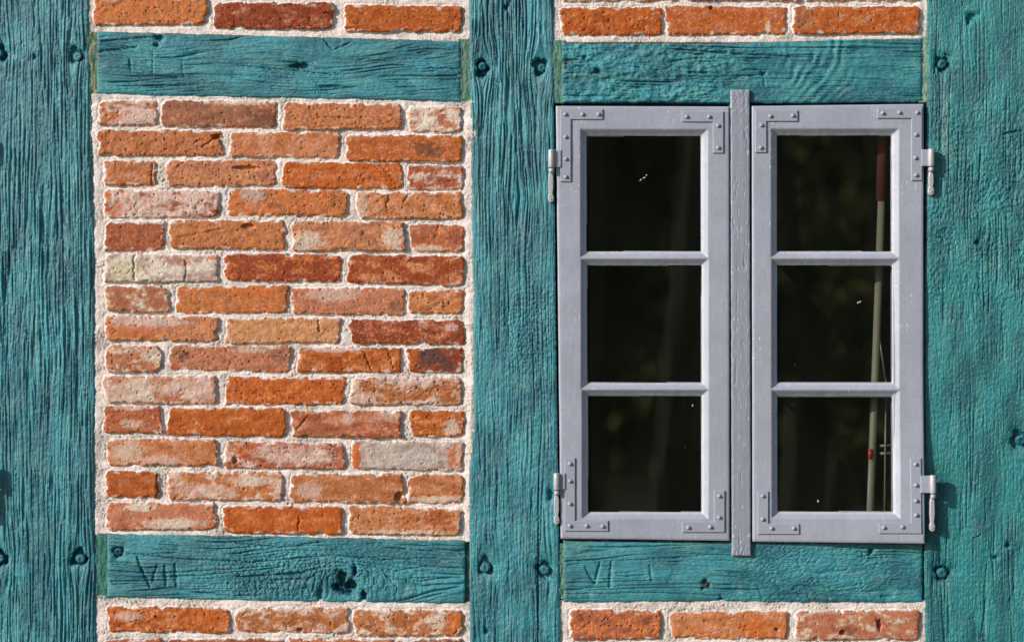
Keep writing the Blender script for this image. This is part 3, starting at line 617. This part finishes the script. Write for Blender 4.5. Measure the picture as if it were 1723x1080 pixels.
# ------------------------------------------------------------------ casements
def casement(seed, quad, holes, label, warp, brackets, straps):
    """quad TL,TR,BR,BL; holes = glass rects (x0,y0,x1,y1)"""
    q = np.array(quad, float); cx = q[:, 0].mean() ; yb = q[:, 1].max()
    root = empty('casement_window', Vector(W(cx, yb, 0)))
    tag(root, label, 'window', 'casement windows hinged side by side in the timber frame', kind='thing')
    xa, xb = q[0, 0], q[1, 0]; ya, yc = q[0, 1], q[2, 1]
    gx0, gx1 = holes[0][0], holes[0][2]
    xs = np.unique(np.round(np.concatenate([np.arange(0, 1, 1 / 200.), [0, 1]]), 5)); nx = len(xs)
    ys = np.linspace(0, 1, 520)
    U, Vv = np.meshgrid(xs, ys)
    X = (1 - Vv) * ((1 - U) * q[0, 0] + U * q[1, 0]) + Vv * ((1 - U) * q[3, 0] + U * q[2, 0])
    Y = (1 - Vv) * ((1 - U) * q[0, 1] + U * q[1, 1]) + Vv * ((1 - U) * q[3, 1] + U * q[2, 1])
    L = q[0, 0] + (q[3, 0] - q[0, 0]) * Vv; R = q[1, 0] + (q[2, 0] - q[1, 0]) * Vv
    e = np.minimum(np.minimum(X - L, R - X), np.minimum(Vv, 1 - Vv) * (yc - ya))
    sdm = np.full(X.shape, -999.)
    idx = np.zeros(X.shape, int)
    cham = 8.5
    for i, (a, b, c_, d) in enumerate(holes):
        s = np.minimum(np.minimum(X - a, c_ - X), np.minimum(Y - b, d - Y)); idx = np.where(s > sdm, i, idx); sdm = np.maximum(sdm, s)
    wob = .7 * fbm(X / 14, Y / 14, 3, seed) + .5 * perlin(X / 3.5, Y / 3.5, seed + 1)
    H = .06 * perlin(X / 3, Y / 70, seed + 2) + .3 * fbm(X / 50, Y / 50, 2, seed + 3) - 1.6 * np.exp(-np.maximum(e, 0) / 1.3)
    # distance from the chamfer start
    dd = sdm + cham
    pl = .9 * sst(-1.5, .3, dd)                                # small quirk where the moulding starts
    slope = np.clip(dd, 0, None)
    H = H - pl - slope * .95 + .5 * wob * sst(2, 6, dd)
    # joints between rails and stiles, nicks
    for (jx0, jy0, jx1, jy1) in ((q[3, 0] + 40, gx1 * 0 + ya + 1, q[3, 0] + 39, ya + 38), (gx1 + 9, ya + 1, gx1 + 9, ya + 38), (gx0 - 9, yc - 37, gx0 - 9, yc - 1), (gx1 + 9, yc - 37, gx1 + 9, yc - 1)):
        d, _ = segdist(X, Y, jx0, jy0, jx1, jy1); H -= .55 * np.exp(-(d / .8) ** 2) * (.4 + .6 * sst(-.2, .3, perlin(X / 9, Y / 9, seed + 4)))
    chips = sst(.62, .70, fbm(X / 3.5, Y / 8, 3, seed + 5) + .42 * np.exp(-((X - (gx0 - 9)) / 5) ** 2) * sst(500, 200, Y) + .1 * sst(-.2, .5, fbm(X / 80, Y / 80, 2, seed + 6)) - .10)
    chips = chips * sst(.0, .35, fbm(X / 40, Y / 70, 2, seed + 15) + .5 * np.exp(-((X - (gx0 - 9)) / 6) ** 2)); H -= .6 * chips
    c = PAINT * (1 + .025 * fbm(X / 6, Y / 90, 3, seed + 8) + .10 * fbm(X / 80, Y / 80, 4, seed + 9))[..., None]
    corner = np.minimum(np.abs(X - (gx0 - 6)), np.abs(X - (gx1 + 6))) ; cy_ = np.min([np.minimum(np.abs(Y - (h_[1] - 6)), np.abs(Y - (h_[3] + 6))) for h_ in holes], 0)
    grime = sst(-.1, .6, fbm(X / 7, Y / 7, 4, seed + 14) + .9 * np.exp(-(corner ** 2 + cy_ ** 2) / 90)) ; c = mix(c, lin((140, 136, 134)), grime * .22)
    c = mix(c, lin((214, 216, 228)), chips * .7)
    putty = sst(-4.5, -.5, sdm + wob); c = mix(c, lin((182, 185, 198)), putty * .6)
    dirt = sst(.45, .62, fbm(X / 9, Y / 4, 3, seed + 10)) * np.exp(-((dd - 1) / 2.5) ** 2); c = mix(c, lin((150, 140, 122)), dirt * .5)
    dot = sst(.95, 1.02, perlin(X / 4.3, Y / 4.3, seed + 11) * 1.15); c = mix(c, lin((110, 105, 92)), dot * .7)
    H = np.maximum(H, -12)
    fc = lambda A: (A[:-1, :-1] + A[1:, 1:] + A[1:, :-1] + A[:-1, 1:]) / 4
    open_ = fc(sdm) > 1.7
    sx, sy, si = fc(X), fc(Y), fc(idx.astype(float))
    bar = np.zeros(sx.shape, bool); bars = []
    for i in range(len(holes) - 1):
        ym = (holes[i][3] + holes[i + 1][1]) / 2; half = (holes[i + 1][1] - holes[i][3]) / 2
        a = holes[i][0]; b = holes[i][2]
        ins = np.minimum(sx - (a - cham), (b + cham) - sx)
        k = (np.abs(sy - ym) < half + 3.3) & (ins > 0) & ((np.abs(sy - ym) <= half - cham + 1 * 0 + np.maximum(0, ins)) | (ins > cham))
        k &= ~open_; bars.append(k); bar |= k
    back = -34
    nxy = X.shape
    def part(name, keep, bk=None):
        # reveal faces toward the glass come from the moulding dipping behind it
        kk = keep
        o = grid_mesh(name, X, Y, H + HC, M['sash'], root, c, hn=HC, keep=kk, warp=warp)
        return o
    frame_keep = ~open_ & ~bar
    fr_ = part('sash_frame', frame_keep)
    # outer edges of the sash (joined to the frame mesh)
    em = MB()
    def side(pts):
        V = []; F = []
        for (x, y) in pts: V.append((x, y, HC - 1.6)); V.append((x, y, HC + back))
        for i in range(len(pts) - 1): F.append((2 * i, 2 * i + 2, 2 * i + 3, 2 * i + 1))
        em.add(V, F)
    ring = [(X[0, i], Y[0, i]) for i in range(0, nxy[1], 6)] + [(X[0, -1], Y[0, -1])] + [(X[i, -1], Y[i, -1]) for i in range(0, nxy[0], 6)] + [(X[-1, i], Y[-1, i]) for i in range(nxy[1] - 1, 0, -6)] + [(X[i, 0], Y[i, 0]) for i in range(nxy[0] - 1, 0, -6)] + [(X[0, 0], Y[0, 0])]
    side(ring)
    # back of the sash: bars of wood behind the glass line
    g0, g1 = holes[0], holes[-1]
    for (x0, y0, x1, y1) in ((q[3, 0] + 1, ya + 1, g0[0] - 1, yc - 1.5), (g0[2] + 1, ya + 1, min(q[1, 0], q[2, 0]) - .5, yc - 1.5), (g0[0] - 1, ya + 1, g0[2] + 1, g0[1] - 1), (g0[0] - 1, g1[3] + 1, g0[2] + 1, yc - 1.5)):
        em.box(x0, y0, x1, y1, HC + back, HC - 11.5, .5)
    for i in range(len(holes) - 1):
        em.box(g0[0] - 1, holes[i][3] + 2, g0[2] + 1, holes[i + 1][1] - 2, HC - 30, HC - 11.5, .5)
    eo = em.build('sash_frame', M['sash'], root, hn=HC, warp=warp)
    # join edge mesh data into the frame part
    a = eo.data.color_attributes.new('Col', 'FLOAT_COLOR', 'POINT'); cc = np.ones((len(eo.data.vertices), 4), np.float32); cc[:, :3] = PAINT; a.data.foreach_set('color', cc.ravel())
    import bmesh
    bm = bmesh.new(); bm.from_mesh(fr_.data); off = Vector(eo.location) - Vector(fr_.location); eo.data.transform(__import__('mathutils').Matrix.Translation(off)); bm.from_mesh(eo.data)
    bm.to_mesh(fr_.data); bm.free(); bpy.data.objects.remove(eo)
    for k in bars: part('glazing_bar', k)
    for i, (a_, b_, c2, d_) in enumerate(holes):
        g = MB(); g.add([(a_ - 3, b_ - 3, HC - 9.6), (c2 + 3, b_ - 3, HC - 9.6), (c2 + 3, d_ + 3, HC - 9.6), (a_ - 3, d_ + 3, HC - 9.6)], [(0, 3, 2, 1)])
        p = g.build('pane', M['glass'], root, hn=HC, warp=warp)
        rs = np.random.RandomState(seed + i); s = MB()
        for n_ in range(rs.randint(0, 3)):
            x = rs.uniform(a_ + 4, c2 - 4); y = rs.uniform(b_ + 4, d_ - 4); r = rs.uniform(.2, .36)
            s.prism([(x + r * math.cos(t_) * rs.uniform(.6, 1.2), y + r * math.sin(t_) * rs.uniform(.8, 1.6)) for t_ in np.linspace(0, 2 * math.pi, 7)[:-1]], HC - 9.5, HC - 9.1, .1)
        for (fx, fy, w_) in REFLECTED_FLECKS:
            if a_ < fx < c2 and b_ < fy < d_:
                for qn in range(5):
                    x = fx + rs.uniform(-1, 1) * w_; y = fy - (x - fx) * .6 + rs.uniform(-1.5, 1.5) ; r = rs.uniform(.6, 1.2)
                    s.prism([(x + r * math.cos(t_) * rs.uniform(.6, 1.3), y + r * math.sin(t_) * rs.uniform(.6, 1.3)) for t_ in np.linspace(0, 2 * math.pi, 8)[:-1]], HC - 9.5, HC - 9.1, .1)
        if not s.n: continue
        so = s.build('dust_and_reflected_flecks', M['speck'], p, hn=HC, warp=warp); so['kind'] = 'stuff'  # random dust plus pale flakes standing in for leaf reflections
    for (pl_, screws) in brackets:
        b = MB(); b.prism(pl_, HC - 1, HC + 2.6, .7); bo = b.build('corner_bracket', M['iron'], root, hn=HC, warp=warp)
        for (sx_, sy_) in screws:
            s = MB(); s.dome(sx_, sy_, HC + 2.4, 3.7, 3.8, 16, 5, 1.2); s.build('screw', M['iron'], bo, hn=HC, warp=warp, smooth=True)
    for st in straps:
        b = MB(); sgn = st['s']
        b.box(min(st['x0'], st['x1']), st['y0'], max(st['x0'], st['x1']), st['y1'], HC + 1.5, HC + 4.5, .8)
        ho = b.build('hinge_strap', M['iron'], root, hn=HC, warp=warp)
        b = MB(); b.vcyl(st['bx'], HC + 5, st['y0'] - 1, st['y1'] + 1, st['r'], 24); b.build('hinge_barrel', M['barrel'], ho, hn=HC, warp=warp, smooth=True)
        # pin piece that stays on the post
        ds = float(warp(np.array([st['bx']]), np.array([st['y1']]))[0]) if warp else 0
        root_h = MB(); r = st['r']
        root_h.vcyl(st['bx'], HC + 5 + ds, st['y1'] + 2, st['y1'] + 9, r * .86, 20)
        f_ = root_h.build('hinge_pin', M['barrel'], wall, hn=HC, smooth=True)
        bl_ = MB(); x = st['bx'] + st.get('dx', 0); yy0, yy1 = st['y1'] + 8, st['yb']
        bl_.prism([(x - r * .45, yy0), (x + r * .5, yy0), (x + r * .75, yy0 + 8), (x + r * .8, yy0 + (yy1 - yy0) * .5), (x + r * .55, yy1 - 15), (x + r * .9, yy1 - 10), (x + r * .85, yy1 - 3), (x + r * .3, yy1), (x - r * .3, yy1), (x - r * .85, yy1 - 3), (x - r * .9, yy1 - 10), (x - r * .6, yy1 - 15), (x - r * .8, yy0 + (yy1 - yy0) * .5), (x - r * .75, yy0 + 8)], HC - 8, HC + 3.5 + ds * .7, 1.2)
        bl_.build('pin_plate', M['barrel'], f_, hn=HC)
        s = MB(); s.dome(x, yy1 - 6, HC + 3.2 + ds * .7, 2.3, 1.5, 14, 4, 1); s.build('screw', M['iron'], f_, hn=HC, smooth=True)
    return root
REFLECTED_FLECKS = ((1083, 299, 6), (1447, 508, 3), (1377, 843, 1), (1166, 682, .1))  # leaf reflections in the glass, put in as pale flakes
def Lp(x, y, ax, ay, w=17.5):
    """L shaped plate with its outer corner at x,y; arms run to ax (level) and ay (upright)"""
    sx = 1 if ax > x else -1; sy = 1 if ay > y else -1
    return [(x, y), (ax, y), (ax, y + sy * w), (x + sx * w, y + sy * w), (x + sx * w, ay), (x, ay)]
warpL = lambda x, y: 0.6 * perlin(np.asarray(x) / 200, np.asarray(y) / 200, 3) + 0.0 * x
warpR = lambda x, y: 13.0 * sst(600, 915, np.asarray(y, float)) * np.clip((np.asarray(x, float) - 1265) / 290, 0, 1.2) - 1.0
casL = casement(401, [(935.5, 178.5), (1227.5, 179.5), (1228, 909.5), (943.5, 905.5)], [(986, 227, 1181.5, 424), (987, 445, 1182.5, 645), (988.5, 665, 1182.5, 863)],
    'left grey three-pane casement, hinged on the middle post', warpL,
    [(Lp(943, 184, 1014, 306), [(951, 193), (980, 193), (1007, 193), (951.5, 231), (952, 268), (952, 298)]),
     (Lp(1217, 188, 1147, 258), [(1155, 197), (1193, 197), (1208, 212), (1208, 249)]),
     (Lp(950, 893, 1023, 770), [(959, 780), (959, 809), (959, 847), (959, 884), (987, 884), (1014, 885)]),
     (Lp(1219, 895, 1148, 825), [(1210, 834), (1210, 870), (1195, 886), (1158, 887)])],
    [dict(s=-1, x0=927, x1=944, y0=253, y1=282, bx=927.5, r=5.4, yb=341, dx=-.5), dict(s=-1, x0=936, x1=951, y0=796, y1=823, bx=936.5, r=5.4, yb=882)])
casR = casement(431, [(1265.5, 178.5), (1554.5, 175), (1554, 913), (1266.5, 911)], [(1307, 226, 1503, 424), (1307.5, 445, 1503.5, 645), (1308, 666, 1504, 862)],
    'right grey three-pane casement with a pole showing behind its glass', warpR,
    [(Lp(1271, 186, 1342, 257, 18.5), [(1296, 196), (1334, 195), (1281, 211), (1280, 249)]),
     (Lp(1551, 182, 1476, 304), [(1485, 191), (1513, 190), (1543, 190), (1541, 227), (1540, 266), (1541, 295)]),
     (Lp(1275, 898, 1344, 826), [(1283, 834), (1283, 873), (1298, 888), (1335, 888)]),
     (Lp(1548, 896, 1477, 770), [(1539, 780), (1539, 815), (1539, 841), (1539, 865), (1485, 886), (1516, 885)])],
    [dict(s=1, x0=1550, x1=1566, y0=252, y1=280, bx=1566, r=5.6, yb=329, dx=.5), dict(s=1, x0=1547, x1=1567, y0=799, y1=828, bx=1567, r=5.4, yb=893)])

# ------------------------------------------------------------------ more of the wall beyond the picture (the next bay on either side)
def copy_tree(o, parent, d=(0, 0, 0), top=True):
    c = o.copy(); COL.objects.link(c); c.parent = parent
    if top: c.location = Vector(c.location) + Vector(d)
    for ch in list(o.children): copy_tree(ch, c, d, False)
    return c
dL = (-1588 * S, 0, 0); dLc = (-1588 * S, 0, 22 * S); dR = (1606 * S, 0, 0)
for o in [c for c in wall.children]:
    n = o.name.split('.')[0]; lx = o.location[0] / S + CX
    if 'label' in o.keys() or n in ('joint_filler', 'hinge_pin'):
        isR = lx > 900 and lx < 1570; isL = 145 < lx < 800 and n in ('beam', 'brick_panel')
        if isR or o is post_mid:
            q = copy_tree(o, wall, dLc if n in ('hinge_pin', 'mullion') else dL)
            if 'label' in q.keys(): del q['label']
        if isL or o is post_mid:
            q = copy_tree(o, wall, dR)
            if 'label' in q.keys(): del q['label']
c2 = copy_tree(casR, None, dLc); c2['label'] = 'grey casement of the next window, beyond the left edge'
c3 = copy_tree(casL, None, dLc); c3['label'] = 'grey casement furthest left, in the next window bay'

def simple_timber(name, x0, y0, x1, y1, seed, mat='timber_h', h=7):
    xs = np.linspace(x0, x1, int((x1 - x0) / 6)); ys = np.linspace(y0, y1, max(4, int((y1 - y0) / 5))); X, Y = np.meshgrid(xs, ys)
    H, uu = timber_relief(Y, X, seed); col = teal_col(Y, X, uu, seed, H)
    return grid_mesh(name, X, Y, H + h, M[mat], wall, col, hn=5, back=-110)
simple_timber('sill_beam', -900, 1640, 2600, 1790, 501); simple_timber('wall_plate', -900, -680, 2600, -545, 502)
b = MB(); b.box(-920, 1788, 2620, 1960, -140, 30, 6); b.build('plinth', M['stone'], wall)

# dark room behind the wall
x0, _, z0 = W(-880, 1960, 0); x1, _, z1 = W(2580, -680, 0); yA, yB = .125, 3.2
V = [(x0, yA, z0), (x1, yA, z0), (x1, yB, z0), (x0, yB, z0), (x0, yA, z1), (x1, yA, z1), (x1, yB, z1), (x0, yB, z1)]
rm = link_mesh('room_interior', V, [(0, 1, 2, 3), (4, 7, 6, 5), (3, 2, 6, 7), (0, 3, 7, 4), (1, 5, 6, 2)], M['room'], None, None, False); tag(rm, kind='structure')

# pole leaning behind the right casement
pr_ = empty('leaning_pole', Vector(W(1469, 1300, -40)))
tag(pr_, 'pale pole with dark red cloth at its top, behind the right casement glass', 'pole')
def rod(name, p0, p1, r, mat, parent, seg=14, r1=None):
    p0, p1 = Vector(W(*p0)), Vector(W(*p1)); d = (p1 - p0).normalized(); a = d.cross(Vector((0, 1, 0))).normalized(); b_ = d.cross(a)
    V = []; F = []; r1 = r if r1 is None else r1
    for (p, rr) in ((p0, r), (p1, r1)):
        for k in range(seg):
            an = 2 * math.pi * k / seg; V.append(tuple(p + (a * math.cos(an) + b_ * math.sin(an)) * rr * S))
    for k in range(seg): q = (k + 1) % seg; F += [k, q, seg + q, seg + k]
    cn = [4] * seg; F += list(range(seg))[::-1] + list(range(seg, 2 * seg)); cn += [seg, seg]
    return link_mesh(name, V, F, mat, parent, None, True, counts=cn)
rod('shaft', (1456, 1250, -34), (1491, 320, -40), 6.6, M['pole'], pr_)
rod('cloth', (1496, 120, -44), (1490, 336, -40), 10, M['red'], pr_, r1=9)
tb = rod('tube', (1449, 1250, -30), (1480, 560, -36), 2.0, M['tube'], pr_)
rod('tube', (1496, 640, -34), (1484, 556, -36), 1.5, M['tube'], pr_)
rod('tube', (1494, 900, -34), (1497, 640, -34), 1.6, M['tube'], pr_)
rod('crosspiece', (1487, 752, -36), (1512, 751, -36), 2.2, M['tube'], pr_); rod('crosspiece', (1487, 765, -36), (1512, 764, -36), 2.6, M['tube'], pr_)
rod('tag', (1469, 757, -28), (1468.5, 773, -28), 3.6, M['redtag'], pr_)

# ------------------------------------------------------------------ surroundings seen mirrored in the glass
g = MB(); g.add([(-60, -80, 0), (60, -80, 0), (60, 6, 0), (-60, 6, 0)], [(0, 1, 2, 3)]); gr = g.build('ground', M['ground'], None, raw=True); tag(gr, kind='structure')
rs = np.random.RandomState(3); V = []; F = []
wd = MB()
for i in range(17):
    x = -1.6 + i * .55 + rs.uniform(-.2, .2); y = -10 - rs.uniform(0, 9); r = rs.uniform(.07, .19); seg = 10; ring = []
    for j in range(9):
        z = j * 1.1; ring.append([(x + .12 * math.sin(j * .9 + i) + r * (1 - .06 * j) * math.cos(2 * math.pi * k / seg), y + r * (1 - .06 * j) * math.sin(2 * math.pi * k / seg), z) for k in range(seg)])
    wd.add([p for q in ring for p in q], [(j * seg + k, j * seg + (k + 1) % seg, (j + 1) * seg + (k + 1) % seg, (j + 1) * seg + k) for j in range(8) for k in range(seg)])
to = wd.build('woodland_trunks', M['bark'], None, raw=True, smooth=True); tag(to, 'tree trunks of the wood facing the wall', 'wood', kind='stuff')
n = 16000; P = np.stack([rs.uniform(-6, 16, n), rs.uniform(-23, -16, n), rs.uniform(0, 1, n) ** .9 * 6], -1)
dens = fbm(P[:, 0] / .8, P[:, 2] / 5, 3, 9); P = P[dens > -.12]; n = len(P)
Q = np.stack([rs.uniform(-8, 18, 52000), rs.uniform(-26, -23.5, 52000), rs.uniform(0, 5.2, 52000)], -1); P = np.concatenate([P, Q]); n = len(P)
A = rs.randn(n, 3); A /= np.linalg.norm(A, axis=1)[:, None]; B = np.cross(A, rs.randn(n, 3)); B /= np.linalg.norm(B, axis=1)[:, None]; sz = rs.uniform(.07, .16, (n, 1)) * np.where(P[:, 1:2] < -23.4, 2.2, 1)
V = np.stack([P - A * sz, P + B * sz * .6, P + A * sz, P - B * sz * .6], 1).reshape(-1, 3)
lo = link_mesh('woodland_leaves', V, np.arange(4 * n).reshape(-1, 4), M['leaf'], None, None, False); tag(lo, 'dark foliage of the wood facing the wall', 'wood', kind='stuff')
